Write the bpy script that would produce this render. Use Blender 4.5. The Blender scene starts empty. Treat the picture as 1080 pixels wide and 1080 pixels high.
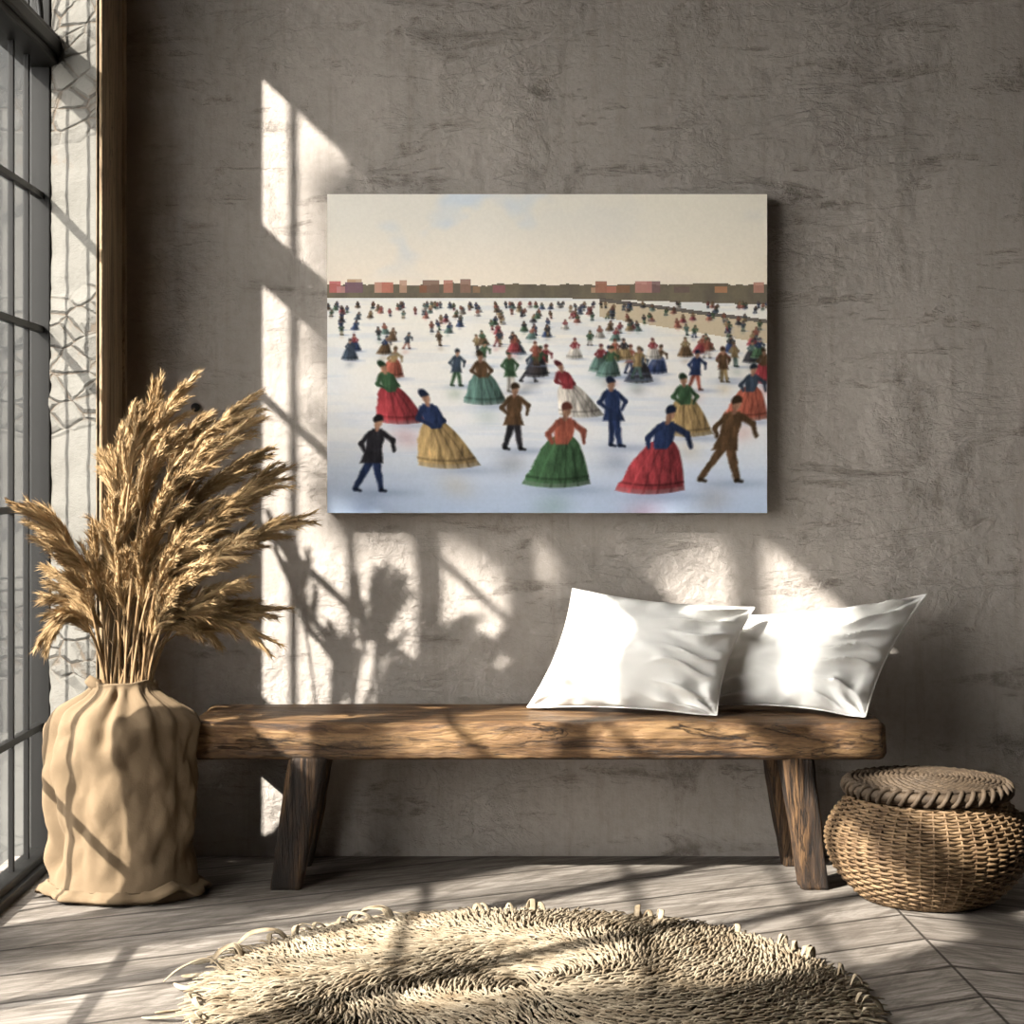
import bpy, math, random
import numpy as np
from mathutils import Vector, noise
C = bpy.context.scene.collection
PI = math.pi
F = 1895.0; VX = 505.0; VY = 505.0; CH = 1.05; CY = -5.0
SUN = Vector((1.2, 1.0, -1.10))          # direction the sunlight travels

def px(u, v, y):
    """a point of the photo at room depth y (back wall is y = 0)"""
    d = y - CY
    return Vector(((u - VX) * d / F, y, CH - (v - VY) * d / F))

# ------------------------------------------------------------------ node helper
class NT:
    def __init__(s, name):
        s.m = bpy.data.materials.new(name); s.m.use_nodes = True
        s.t = s.m.node_tree; s.t.nodes.clear()
        s.out = s.t.nodes.new('ShaderNodeOutputMaterial')
    def n(s, typ, **kw):
        nd = s.t.nodes.new(typ)
        for k, v in kw.items(): setattr(nd, k, v)
        return nd
    def l(s, a, b): s.t.links.new(a, b)
    def put(s, sock, v):
        if v is None: return
        if hasattr(v, 'is_output'): s.l(v, sock)
        elif isinstance(v, tuple) and len(v) == 3 and len(sock.default_value) == 4: sock.default_value = (*v, 1)
        else: sock.default_value = v
    def coord(s, scale=(1, 1, 1), rot=(0, 0, 0), src='Object', loc=(0, 0, 0)):
        tc = s.n('ShaderNodeTexCoord'); mp = s.n('ShaderNodeMapping')
        s.l(tc.outputs[src], mp.inputs[0]); mp.inputs['Scale'].default_value = scale
        mp.inputs['Rotation'].default_value = rot; mp.inputs['Location'].default_value = loc
        return mp.outputs[0]
    def noise(s, vec, scale, detail=6, rough=.6, dist=0.0):
        nd = s.n('ShaderNodeTexNoise'); s.put(nd.inputs['Vector'], vec)
        nd.inputs['Scale'].default_value = scale; nd.inputs['Detail'].default_value = detail
        nd.inputs['Roughness'].default_value = rough; nd.inputs['Distortion'].default_value = dist
        return nd.outputs[0]
    def vor(s, vec, scale, feature='F1', out=0):
        nd = s.n('ShaderNodeTexVoronoi', feature=feature); s.put(nd.inputs['Vector'], vec)
        nd.inputs['Scale'].default_value = scale
        return nd.outputs[out]
    def ramp(s, fac, stops, interp='LINEAR'):
        nd = s.n('ShaderNodeValToRGB'); s.l(fac, nd.inputs[0]); cr = nd.color_ramp; cr.interpolation = interp
        while len(cr.elements) < len(stops): cr.elements.new(.5)
        for e, (p, c) in zip(cr.elements, stops):
            e.position = p; e.color = (*c, 1) if isinstance(c, tuple) else (c, c, c, 1)
        return nd.outputs[0]
    def mix(s, fac, a, b, mode='MIX'):
        nd = s.n('ShaderNodeMix', data_type='RGBA', blend_type=mode)
        s.put(nd.inputs[0], fac); s.put(nd.inputs[6], a); s.put(nd.inputs[7], b)
        return nd.outputs[2]
    def math(s, op, a, b=None):
        nd = s.n('ShaderNodeMath', operation=op); s.put(nd.inputs[0], a)
        if b is not None: s.put(nd.inputs[1], b)
        return nd.outputs[0]
    def bump(s, h, strength, dist, nrm=None):
        nd = s.n('ShaderNodeBump'); s.l(h, nd.inputs['Height'])
        nd.inputs['Strength'].default_value = strength; nd.inputs['Distance'].default_value = dist
        if nrm is not None: s.l(nrm, nd.inputs['Normal'])
        return nd.outputs[0]
    def done(s, col, rough=.8, nrm=None, metal=0.0, spec=.3, sheen=0.0):
        b = s.n('ShaderNodeBsdfPrincipled'); s.put(b.inputs['Base Color'], col); s.put(b.inputs['Roughness'], rough)
        b.inputs['Metallic'].default_value = metal; b.inputs['Specular IOR Level'].default_value = spec
        b.inputs['Sheen Weight'].default_value = sheen
        if nrm is not None: s.l(nrm, b.inputs['Normal'])
        s.l(b.outputs[0], s.out.inputs[0]); return s.m

# ------------------------------------------------------------------ materials
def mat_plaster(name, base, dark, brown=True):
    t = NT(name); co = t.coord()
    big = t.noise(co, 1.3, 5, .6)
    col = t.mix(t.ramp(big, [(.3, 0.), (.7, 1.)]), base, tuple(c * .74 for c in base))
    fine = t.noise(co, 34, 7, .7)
    col = t.mix(t.math('MULTIPLY', t.ramp(fine, [(.42, 0.), (.8, 1.)]), .3), col, dark)
    # trowel streaks, horizontal scrapes and worn patches
    stv = t.coord((2.2, 1, 9.0)); st = t.noise(stv, 1.3, 9, .72, .5)
    brk = t.noise(co, 22, 5, .75)
    msk = t.math('MULTIPLY', t.ramp(st, [(.56, 0.), (.66, 1.)]), t.ramp(brk, [(.38, 0.), (.56, 1.)]))
    col = t.mix(t.math('MULTIPLY', msk, .75), col, dark)
    pv = t.noise(t.coord((1, 1, .8), loc=(3, 0, 5)), 2.3, 7, .7, .3)
    pat = t.math('MULTIPLY', t.ramp(pv, [(.57, 0.), (.67, 1.)]), t.ramp(t.noise(co, 42, 6, .8), [(.40, 0.), (.60, 1.)]))
    col = t.mix(t.math('MULTIPLY', pat, .7), col, dark)
    vs = t.noise(t.coord((14, 1, .9), loc=(1, 0, 7)), 1.5, 7, .7, .2)
    col = t.mix(t.math('MULTIPLY', t.ramp(vs, [(.52, 0.), (.75, 1.)]), .35), col, dark)
    if brown:   # plaster turns browner towards the wooden post
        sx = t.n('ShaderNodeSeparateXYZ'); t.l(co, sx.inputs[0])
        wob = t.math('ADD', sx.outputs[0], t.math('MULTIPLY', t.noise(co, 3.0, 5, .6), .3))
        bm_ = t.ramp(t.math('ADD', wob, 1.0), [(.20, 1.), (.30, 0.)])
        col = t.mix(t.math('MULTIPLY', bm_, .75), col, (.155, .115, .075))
    dents = t.noise(t.coord((1, 1, 1.2)), 17, 6, .66, .35)
    cr = t.ramp(t.noise(t.coord((.8, 1, 2.2)), 3.2, 9, .62, 1.2), [(.485, 1.), (.5, 0.), (.515, 1.)])
    rz = t.ramp(t.noise(t.coord((.9, 1, .7), loc=(6, 2, 1)), 1.9, 5, .6), [(.46, .12), (.60, 1.)])
    hd = t.math('MULTIPLY', t.math('ADD', dents, t.math('MULTIPLY', cr, .12)), rz)
    n1 = t.bump(t.noise(co, 90, 6, .7), .5, .004); n2 = t.bump(hd, .75, .018, n1); n3 = t.bump(fine, .25, .006, n2)
    n3 = t.bump(t.math('ADD', msk, pat), .6, -.006, n3)
    return t.done(col, .92, n3, spec=.15)

def mat_stone():
    t = NT('rough_stone_reveal'); co = t.coord((1.0, 1.0, 1.7))
    ed = t.vor(t.coord((.8, .8, 2.2)), 9, 'DISTANCE_TO_EDGE'); wob = t.noise(co, 14, 6, .75)
    c = t.math('ADD', ed, t.math('MULTIPLY', t.math('SUBTRACT', wob, .5), .22))
    zone = t.ramp(t.noise(t.coord((.3, .3, 1), loc=(0, 0, 2.1)), 2.2, 3, .5), [(.5, 0.), (.56, 1.)])
    crack = t.math('MULTIPLY', t.ramp(c, [(.0, 1.), (.045, 0.)]), zone)
    col = t.mix(t.noise(co, 5, 6, .6), (.108, .103, .093), (.070, .065, .057))
    col = t.mix(t.math('MULTIPLY', t.ramp(t.noise(co, 6, 7, .75), [(.58, 0.), (.7, 1.)]), .7), col, (.085, .06, .042))
    col = t.mix(t.math('MULTIPLY', crack, .8), col, (.06, .045, .032))
    h = t.math('MULTIPLY', t.ramp(c, [(.0, 0.), (.12, 1.)]), zone)
    n1 = t.bump(t.noise(co, 30, 7, .75), .7, .008); n2 = t.bump(h, .8, .02, n1)
    return t.done(col, .95, n2, spec=.1)

def mat_wood(name, c0, c1, c2, axis='x', scale=1.0, rough=.6, spec=.3, bump=.5, dark=.5):
    t = NT(name); s = {'x': (.9, 9, 9), 'z': (9, 9, .9), 'y': (9, .9, 9)}[axis]
    s = tuple(k * scale for k in s); co = t.coord(s)
    g = t.noise(co, 2.6, 10, .7, 1.3); g2 = t.noise(co, 9, 8, .75, .5)
    b = t.noise(t.coord(tuple(k * .35 for k in s)), 3, 5, .6, .5)
    col = t.ramp(g, [(.34, c0), (.47, c1), (.62, c2)])
    col = t.mix(t.math('MULTIPLY', t.ramp(g2, [(.5, 0.), (.62, 1.)]), dark), col, c0)
    ck = t.ramp(t.noise(t.coord(tuple(k * .6 for k in s), loc=(4, 4, 4)), 2.2, 9, .62, 1.8), [(.488, 0.), (.5, 1.), (.512, 0.)])
    col = t.mix(t.math('MULTIPLY', ck, .85), col, tuple(k * .3 for k in c0))
    col = t.mix(t.math('MULTIPLY', t.ramp(b, [(.5, 0.), (.68, 1.)]), dark), col, c0)
    n1 = t.bump(g2, bump, .006); n2 = t.bump(g, bump, .012, n1); n2 = t.bump(ck, bump, -.008, n2)
    return t.done(col, rough, n2, spec=spec)

def mat_floor():
    t = NT('weathered_floorboards')
    tc = t.n('ShaderNodeTexCoord'); sp = t.n('ShaderNodeSeparateXYZ'); t.l(tc.outputs['Object'], sp.inputs[0])
    X, Y = sp.outputs[0], sp.outputs[1]; seam = 1.02
    xm = t.math('SUBTRACT', seam, t.math('ABSOLUTE', t.math('SUBTRACT', X, seam)))
    a = math.radians(26)
    al = t.math('ADD', t.math('MULTIPLY', xm, math.cos(a)), t.math('MULTIPLY', Y, math.sin(a)))
    pe = t.math('SUBTRACT', t.math('MULTIPLY', Y, math.cos(a)), t.math('MULTIPLY', xm, math.sin(a)))
    r = t.math('DIVIDE', t.math('ADD', pe, 10.07), .205)
    idx = t.math('FLOOR', r); fr = t.math('FRACT', r)
    gap = t.math('LESS_THAN', t.math('MINIMUM', fr, t.math('SUBTRACT', 1.0, fr)), .026)
    sgap = t.math('LESS_THAN', t.math('ABSOLUTE', t.math('SUBTRACT', X, seam)), .0035)
    gap = t.math('MAXIMUM', gap, sgap)
    wn = t.n('ShaderNodeTexWhiteNoise', noise_dimensions='1D'); t.l(idx, wn.inputs['W'])
    cv = t.n('ShaderNodeCombineXYZ')
    t.l(t.math('ADD', t.math('MULTIPLY', al, 1.6), t.math('MULTIPLY', wn.outputs[0], 37.)), cv.inputs[0])
    t.l(t.math('MULTIPLY', pe, 15.), cv.inputs[1]); t.l(t.math('MULTIPLY', idx, 3.3), cv.inputs[2])
    g = t.noise(cv.outputs[0], 2.0, 10, .72, 1.6)
    # saw marks crossing each board on the slant
    cv2 = t.n('ShaderNodeCombineXYZ')
    t.l(t.math('MULTIPLY', t.math('ADD', al, pe), 3.), cv2.inputs[0]); t.l(t.math('MULTIPLY', t.math('SUBTRACT', pe, t.math('MULTIPLY', al, .55)), 16.), cv2.inputs[1]); t.l(idx, cv2.inputs[2])
    g3 = t.noise(cv2.outputs[0], 1.4, 6, .6, .3)
    col = t.ramp(g, [(.25, (.040, .033, .027)), (.47, (.13, .112, .096)), (.66, (.26, .235, .21))])
    col = t.mix(t.math('MULTIPLY', t.ramp(g3, [(.48, 0.), (.64, 1.)]), .65), col, (.055, .045, .037))
    col = t.mix(t.math('MULTIPLY', wn.outputs[0], .4), col, (.075, .061, .050))
    col = t.mix(t.math('MULTIPLY', gap, .9), col, (.018, .014, .011))
    h = t.math('SUBTRACT', g, t.math('MULTIPLY', gap, 1.2))
    n1 = t.bump(h, .5, .006); n2 = t.bump(g3, .25, .004, n1)
    return t.done(col, t.ramp(g, [(.3, .75), (.7, .5)]), n2, spec=.3)

def mat_cloth(name, base, weave=420., bump=.15, mott=.15, sheen=.0):
    t = NT(name); co = t.coord()
    col = t.mix(t.noise(co, 6, 5, .6), base, tuple(c * (1 - mott) for c in base))
    w = t.noise(co, weave, 2, .5); s = t.noise(co, 26, 5, .6)
    n = t.bump(s, bump, .006, t.bump(w, bump, .0015))
    return t.done(col, .92, n, spec=.12, sheen=sheen)

def mat_fibre(name, c0, c1, scale=9.0, rnd=.4, rough=.75):
    t = NT(name); oi = t.n('ShaderNodeObjectInfo')
    g = t.noise(t.coord(), scale, 5, .65)
    col = t.mix(t.ramp(g, [(.3, 0.), (.7, 1.)]), c0, c1)
    col = t.mix(t.math('MULTIPLY', oi.outputs['Random'], rnd), col, c0)
    return t.done(col, rough, None, spec=.2)

def mat_plain(name, c, rough=.5, metal=0.0, spec=.4):
    t = NT(name); g = t.noise(t.coord(), 14, 5, .6)
    return t.done(t.mix(g, c, tuple(k * .7 for k in c)), rough, t.bump(g, .1, .003), metal, spec)

def mat_glass():
    t = NT('window_glass')
    tr = t.n('ShaderNodeBsdfTransparent'); tr.inputs[0].default_value = (.93, .94, .93, 1)
    gl = t.n('ShaderNodeBsdfGlossy'); gl.inputs['Roughness'].default_value = .03
    fr = t.n('ShaderNodeFresnel'); fr.inputs[0].default_value = 1.45
    mx = t.n('ShaderNodeMixShader'); t.l(t.math('MULTIPLY', fr.outputs[0], .35), mx.inputs[0])
    t.l(tr.outputs[0], mx.inputs[1]); t.l(gl.outputs[0], mx.inputs[2]); t.l(mx.outputs[0], t.out.inputs[0])
    return t.m

def mat_attr(name):
    t = NT(name); at = t.n('ShaderNodeAttribute', attribute_name='paint')
    n = t.bump(t.noise(t.coord(), 500, 2, .5), .12, .001)
    return t.done(at.outputs['Color'], .85, n, spec=.1)

M = dict(
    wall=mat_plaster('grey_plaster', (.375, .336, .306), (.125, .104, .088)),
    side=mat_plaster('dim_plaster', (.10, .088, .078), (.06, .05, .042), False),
    stone=mat_stone(), floor=mat_floor(), glass=mat_glass(),
    post=mat_wood('brown_post_wood', (.11, .074, .042), (.22, .155, .09), (.32, .235, .145), 'z', .8, .7, bump=.3),
    slab=mat_wood('honey_slab_wood', (.018, .0085, .004), (.105, .054, .022), (.24, .142, .064), 'x', .7, .5, bump=.8, dark=.75),
    leg=mat_wood('dark_bark_wood', (.008, .005, .0035), (.034, .018, .009), (.15, .08, .034), 'z', .8, .7, bump=.9, dark=.85),
    iron=mat_plain('dark_iron', (.0045, .004, .0035), .5, 0, .2),
    sack=mat_cloth('kraft_sack_cloth', (.135, .095, .058), 300, .25, .3),
    pillow=mat_cloth('white_linen', (.66, .645, .615), 600, .12, .04),
    plume=mat_fibre('golden_plume', (.16, .095, .038), (.42, .295, .16), 14, .35),
    stem=mat_fibre('straw_stem', (.13, .075, .032), (.30, .21, .12), 8, .5, .6),
    wicker=mat_fibre('woven_wicker', (.050, .027, .013), (.185, .12, .065), 22, .0, .6),
    wickerdark=mat_fibre('wicker_gap_shade', (.02, .011, .006), (.035, .02, .01), 20, .0, .8),  # near-black, stands for shade in the wicker gaps
    lid=mat_fibre('shaded_wicker_lid', (.022, .015, .010), (.07, .048, .030), 26, .0, .7),  # wicker darkened so the lid reads as shaded
    rug=mat_fibre('cream_rug_yarn', (.095, .066, .038), (.25, .207, .15), 18, .1, .9),
    rugback=mat_plain('rug_backing', (.035, .023, .014), .95, 0, .05),
    fringe=mat_fibre('tan_fringe', (.12, .085, .05), (.32, .27, .195), 20, .45, .85),
    paint=mat_attr('painted_canvas'), edge=mat_plain('canvas_edge', (.62, .60, .55), .85, 0, .1),
    slate=mat_plain('grey_render', (.022, .0222, .0222), .9, 0, .1),
    soil=mat_plain('gravel_ground', (.036, .035, .033), .95, 0, .05),
    leaf=mat_plain('blocker_leaves', (.06, .09, .03), .6, 0, .3), bark=mat_plain('blocker_bark', (.07, .05, .035), .9, 0, .1),
)

# ------------------------------------------------------------------ object helpers
def tag(o, label=None, cat=None, group=None, kind=None):
    if label: o['label'] = label
    if cat: o['category'] = cat
    if group: o['group'] = group
    if kind: o['kind'] = kind
    return o
def thing(name, label, cat, loc=(0, 0, 0), group=None):
    o = bpy.data.objects.new(name, None); C.objects.link(o); o.location = loc; o.empty_display_size = .05
    return tag(o, label, cat, group)
def obj(name, verts, faces, mat, parent=None, root=None, smooth=True):
    """verts are world points; geometry is stored relative to the thing's base"""
    base = (root or parent).location if (root or parent) else Vector((0, 0, 0))
    me = bpy.data.meshes.new(name)
    vv = np.asarray([tuple(v) for v in verts], dtype=float) - np.array(base)
    me.from_pydata(vv.tolist(), [], faces); me.materials.append(mat)
    if smooth: me.polygons.foreach_set('use_smooth', [True] * len(me.polygons))
    me.update(); o = bpy.data.objects.new(name, me); C.objects.link(o)
    if parent: o.parent = parent
    return o
class G:
    def __init__(s): s.v = []; s.f = []
    def add(s, v, f):
        b = len(s.v); s.v += v; s.f += [tuple(i + b for i in q) for q in f]
    def box(s, x0, x1, y0, y1, z0, z1):
        s.add([(x, y, z) for x in (x0, x1) for y in (y0, y1) for z in (z0, z1)],
              [(0, 1, 3, 2), (4, 6, 7, 5), (0, 4, 5, 1), (2, 3, 7, 6), (0, 2, 6, 4), (1, 5, 7, 3)])
    def tube(s, pts, rad, n=6, cap=True):
        pts = [Vector(p) for p in pts]; m = len(pts); v = []
        up = Vector((0, 0, 1)); t0 = (pts[1] - pts[0]).normalized()
        if abs(t0.dot(up)) > .9: up = Vector((1, 0, 0))
        a = t0.cross(up).normalized()
        for i, p in enumerate(pts):
            t = (pts[min(i + 1, m - 1)] - pts[max(i - 1, 0)]).normalized()
            a = (a - t * a.dot(t)).normalized(); b = t.cross(a)
            r = rad[i] if isinstance(rad, (list, tuple)) else rad
            for k in range(n):
                w = 2 * PI * k / n; v.append(p + (a * math.cos(w) + b * math.sin(w)) * r)
        f = [(i * n + k, i * n + (k + 1) % n, (i + 1) * n + (k + 1) % n, (i + 1) * n + k) for i in range(m - 1) for k in range(n)]
        if cap: f += [tuple(range(n))[::-1], tuple(range((m - 1) * n, m * n))]
        s.add(v, f)
    def hair(s, p, d, bend, L, w, rng, seg=2):
        side = d.cross(Vector((rng.uniform(-1, 1), rng.uniform(-1, 1), rng.uniform(-1, 1))))
        if side.length < 1e-5: return
        side.normalize(); v = []; f = []
        for i in range(seg):
            k = i / seg; q = p + d * (L * k) + bend * (L * k * k); h = w * (1 - .55 * k) * .5
            v += [q - side * h, q + side * h]
            if i: f.append((2 * i - 2, 2 * i - 1, 2 * i + 1, 2 * i))
        v.append(p + d * L + bend * L); f.append((2 * seg - 2, 2 * seg - 1, 2 * seg))
        s.add(v, f)
    def surf(s, rows, closed=True, cap0=False, cap1=False):
        n = len(rows[0]); v = [p for r in rows for p in r]; k = n if closed else n - 1
        f = [(i * n + j, i * n + (j + 1) % n, (i + 1) * n + (j + 1) % n, (i + 1) * n + j) for i in range(len(rows) - 1) for j in range(k)]
        if cap0: f.append(tuple(range(n))[::-1])
        if cap1: f.append(tuple(range((len(rows) - 1) * n, len(rows) * n)))
        s.add(v, f)
    def strip(s, pts, ws, th, rng):
        v = []; f = []; m = len(pts); tw = rng.uniform(-.5, .5)
        for i, p in enumerate(pts):
            t = (pts[min(i + 1, m - 1)] - pts[max(i - 1, 0)]).normalized(); a = t.cross(Vector((0, 0, 1)))
            if a.length < .05: a = Vector((1, 0, 0))
            a.normalize(); b = t.cross(a); w = tw * i / m * 2; a, b = a * math.cos(w) + b * math.sin(w), b * math.cos(w) - a * math.sin(w)
            for x, y in ((-1, -.4), (-.6, -1), (.6, -1), (1, -.4), (.6, 1), (-.6, 1)):
                q = p + a * (ws[i] * x) + b * (th * y); q.z = max(q.z, .0015); v.append(q)
            if i: f += [((i - 1) * 6 + k, (i - 1) * 6 + (k + 1) % 6, i * 6 + (k + 1) % 6, i * 6 + k) for k in range(6)]
        f += [tuple(range(6))[::-1], tuple(range((m - 1) * 6, m * 6))]; s.add(v, f)
    def make(s, name, mat, parent=None, root=None, smooth=True): return obj(name, s.v, s.f, mat, parent, root, smooth)
def bevel(o, w=.004, seg=2):
    m = o.modifiers.new('bevel', 'BEVEL'); m.width = w; m.segments = seg; m.limit_method = 'ANGLE'; return o
def bez(p0, p1, p2, t): return p0 * ((1 - t) ** 2) + p1 * (2 * t * (1 - t)) + p2 * (t * t)
def bezd(p0, p1, p2, t): return ((p1 - p0) * (2 * (1 - t)) + (p2 - p1) * (2 * t)).normalized()
def nz(x, y=0., z=0.): return noise.noise(Vector((x, y, z)))
def smooth01(a, b, x):
    t = min(1, max(0, (x - a) / (b - a))); return t * t * (3 - 2 * t)

# ------------------------------------------------------------------ the setting
XW = -1.165           # inner face of the window frame
XL = -.998            # inner face of the left wall
YE = -2.9; ZT = 2.80; ZB = .035
def struct(name, g, mat, smooth=False):
    o = g.make(name, mat, smooth=smooth); o['kind'] = 'structure'; return o
g = G(); g.box(-1.30, 2.20, -6, .0, -.06, 0); struct('floor', g, M['floor'])
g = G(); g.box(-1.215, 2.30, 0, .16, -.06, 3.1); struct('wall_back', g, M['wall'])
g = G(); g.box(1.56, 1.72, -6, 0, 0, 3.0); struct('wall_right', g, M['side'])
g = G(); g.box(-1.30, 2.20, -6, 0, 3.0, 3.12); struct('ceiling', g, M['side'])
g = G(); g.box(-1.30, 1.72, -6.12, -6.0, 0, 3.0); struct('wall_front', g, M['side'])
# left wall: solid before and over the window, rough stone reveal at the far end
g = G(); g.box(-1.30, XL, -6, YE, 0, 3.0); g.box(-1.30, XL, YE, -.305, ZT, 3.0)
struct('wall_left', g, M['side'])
g = G(); rows = []
NR = 150
for i in range(NR + 1):
    z = ZT * i / NR; row = []
    for j in range(15):
        k = j / 14
        p = Vector((XL + (-1.215 - XL) * k, -.305 + (.255) * k, z))
        lump = noise.voronoi(Vector((k * 1.3 + 3 + .2 * nz(z * 8, k * 3), z * 11.0 + .4 * nz(k * 5, z * 3), 1.0)))[0]
        e = min(1., (lump[1] - lump[0]) * 2.5)
        zone = smooth01(.0, .2, nz(.3, z * 2.3 + 4.2))
        amp = .006 * e * zone + .005 * nz(k * 4, z * 14, 2) + .004 * nz(k * 14, z * 40, 7)
        amp *= smooth01(0, .12, k)
        nrm = Vector((-.76, -.65, 0))
        row.append(p + nrm * amp)
    rows.append(row)
g.surf(rows, closed=False)
b = len(g.v)
g.add([Vector((XL, -.305, 0)), Vector((XL, -.0, 0)), Vector((-1.215, 0, 0)), Vector((XL, -.305, ZT)), Vector((XL, 0, ZT)), Vector((-1.215, 0, ZT)), Vector((-1.215, -.05, 0)), Vector((-1.215, -.05, ZT))],
      [(0, 3, 4, 1), (1, 4, 5, 2), (2, 5, 7, 6)])
o = struct('wall_stone_reveal', g, M['stone'], True); o.name = 'trim_2'
# wooden post that lines the end of the wall beside the corner
g = G(); g.box(XL, XL + .012, -.318, -.0, 0, 3.0); g.box(XL, XL + .017, -.318, -.255, 0, 3.0); g.box(XL, XL + .02, -.03, 0, 0, 3.0)
o = struct('trim_1', g, M['post']); bevel(o, .003)

# window: dark iron frame with thin glazing bars
W = bpy.data.objects.new('window_1', None); C.objects.link(W); W.location = (XW, -1.5, 0); W['kind'] = 'structure'
x0, x1 = XW - .055, XW
g = G()
g.box(x0, x1, YE, -.062, ZB - .035, ZB + .012); g.box(x0, x1 + .015, YE, -.062, ZB - .035, ZB - .008)
g.box(x0, x1, YE, -.062, ZT - .05, ZT)
g.box(x0, x1, -.115, -.062, 0, ZT); g.box(x0, x1, YE, YE + .06, 0, ZT)
o = bevel(g.make('frame', M['iron'], W, smooth=False), .004)
g = G(); g.box(x0 - .02, x1 + .03, YE, -.062, 2.17, 2.25); g.box(x0 - .02, x1 + .04, YE, -.062, 2.19, 2.23)
bevel(g.make('transom', M['iron'], W, smooth=False), .006)
ys = [-.255, -.41, -.565, -.70]
yy = -1.03
for y in ys:
    g = G(); g.box(x1 - .036, x1 - .022, y - .0065, y + .0065, ZB, ZT - .02); bevel(g.make('mullion', M['iron'], W, smooth=False), .0015)
g = G(); g.box(x0, x1, -1.09, -.88, 0, .93); g.box(x0 - .01, x1 + .012, -1.07, -.90, .08, .85)  # solid panel added to the window to shade the sack's right half
bevel(g.make('shade_panel', M['iron'], W, smooth=False), .004)
for y in (-.88, -1.09, -1.62, -2.26):
    g = G(); h = .022 if y < -1.1 else .012
    g.box(x0, x1, y - h, y + h, ZB, ZT - .02); bevel(g.make('mullion', M['iron'], W, smooth=False), .003)
for z in (.378, .97, 1.456, 1.82):
    g = G(); g.box(x1 - .036, x1 - .018, YE, -.08, z - .009, z + .009); bevel(g.make('glazing_bar', M['iron'], W, smooth=False), .0015)
# scroll bracket in the upper light
g = G(); g.tube([(XW - .02, -.135 - .16 * (1 - math.cos(a)), 2.265 + .17 * math.sin(a)) for a in np.linspace(0, PI * .5, 10)], .008, 6)
g.make('scroll', M['iron'], W)
edges = [-.115] + ys + [-.88, -1.09, -1.62, -2.26, YE + .03]
for a, b_ in zip(edges[:-1], edges[1:]):
    for z0, z1 in ((.93 if a == -.88 else ZB, 2.2), (2.24, ZT - .03)):
        g = G(); g.add([(XW - .03, a, z0), (XW - .03, b_, z0), (XW - .03, b_, z1), (XW - .03, a, z1)], [(0, 1, 2, 3)])
        g.make('pane', M['glass'], W, smooth=False)

# outside: ground, a plain grey building beyond the window and an added, unseen leaf mass that blocks the sun
g = G(); g.box(-16, -1.30, -14, 9, -.2, -.08); o = g.make('ground', M['soil'], smooth=False); o['kind'] = 'structure'
bld = thing('building', 'plain grey rendered building seen through the window glass', 'building', (-5, 3.4, -.08))
g = G(); g.box(-9, -1.62, 3.0, 5.0, -.08, 5.6); g.make('wall', M['slate'], bld, smooth=False)
g = G(); g.box(-9.15, -1.55, 2.9, 5.1, 5.6, 5.75); g.make('roof', M['iron'], bld, smooth=False)

rng = random.Random(5)
s0 = 3.0; cc = Vector((.05, -.05, 1.30)) - SUN * s0
blocker_tree = thing('blocker_tree', 'leafy sun blocker added outside the window that shades the canvas print', 'blocker_tree', (cc.x - .35, cc.y - .5, -.08))
g = G(); tb = blocker_tree.location
top = Vector((cc.x - .1, cc.y - .15, cc.z - .35))
g.tube([tb, tb + Vector((.05, .02, 1.4)), tb + Vector((-.02, .1, 2.8)), top], [.13, .1, .085, .05], 10)
for k in range(9):
    w = rng.uniform(0, 2 * PI); g.tube([top + Vector((0, 0, -.1)), top + Vector((.2 * math.cos(w), .2 * math.sin(w), .2)), cc + Vector((.4 * math.cos(w), .4 * math.sin(w), rng.uniform(-.2, .35)))], [.03, .018, .006], 6)
for bx, by, bz in ((.58, -.30, .56), (1.04, -.28, .56), (.35, -1.66, .02)):
    e = Vector((bx, by, bz)) - SUN * s0
    g.tube([tb + Vector((-.02, .1, 2.6)), (tb + Vector((0, 0, 2.9)) + e) / 2 + Vector((0, 0, .15)), e], [.025, .014, .005], 6)
g.make('trunk', M['bark'], blocker_tree)
g = G()
ux = Vector((1, 0, 0)); uz = Vector((0, 0, 1))
def blocker_points():
    n = 0
    while n < 5600:                                            # dense crown shaped to keep the sun off the canvas
        a = rng.uniform(-.60, .84); c = rng.uniform(-.42, .66)
        if a < -.515 + .04 * nz(c * 9, 3) or c < -.350 + .02 * nz(a * 9, 7): continue
        n += 1; yield Vector((.05 + a, -.05, 1.30 + c)) - SUN * (s0 + rng.uniform(-.38, .38))
    for (bx, by, bz, ra, rb, cnt) in SHADE_BOUGHS:                   # looser boughs added to shade the pillows and rug front
        for _ in range(cnt):
            w = rng.uniform(0, 2 * PI); q = math.sqrt(rng.random()) * (1 + .25 * nz(math.cos(w) * 2, math.sin(w) * 2, bx))
            yield Vector((bx + ra * q * math.cos(w), by, bz + rb * q * math.sin(w))) - SUN * (s0 + rng.uniform(-.25, .25))
SHADE_BOUGHS = [(.58, -.30, .56, .17, .20, 520), (1.04, -.28, .56, .16, .22, 460), (.38, -1.66, .02, .72, .28, 3600)]
for p in blocker_points():
    d = Vector((rng.gauss(0, 1), rng.gauss(0, 1), rng.gauss(0, 1))).normalized()
    s_ = d.cross(Vector((rng.gauss(0, 1), rng.gauss(0, 1), rng.gauss(0, 1)))).normalized()
    L = rng.uniform(.05, .085); w = L * .3
    g.add([p, p + d * L * .45 + s_ * w, p + d * L, p + d * L * .45 - s_ * w], [(0, 1, 2, 3)])
o = g.make('foliage', M['leaf'], blocker_tree, smooth=False); o['kind'] = 'stuff'

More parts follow.
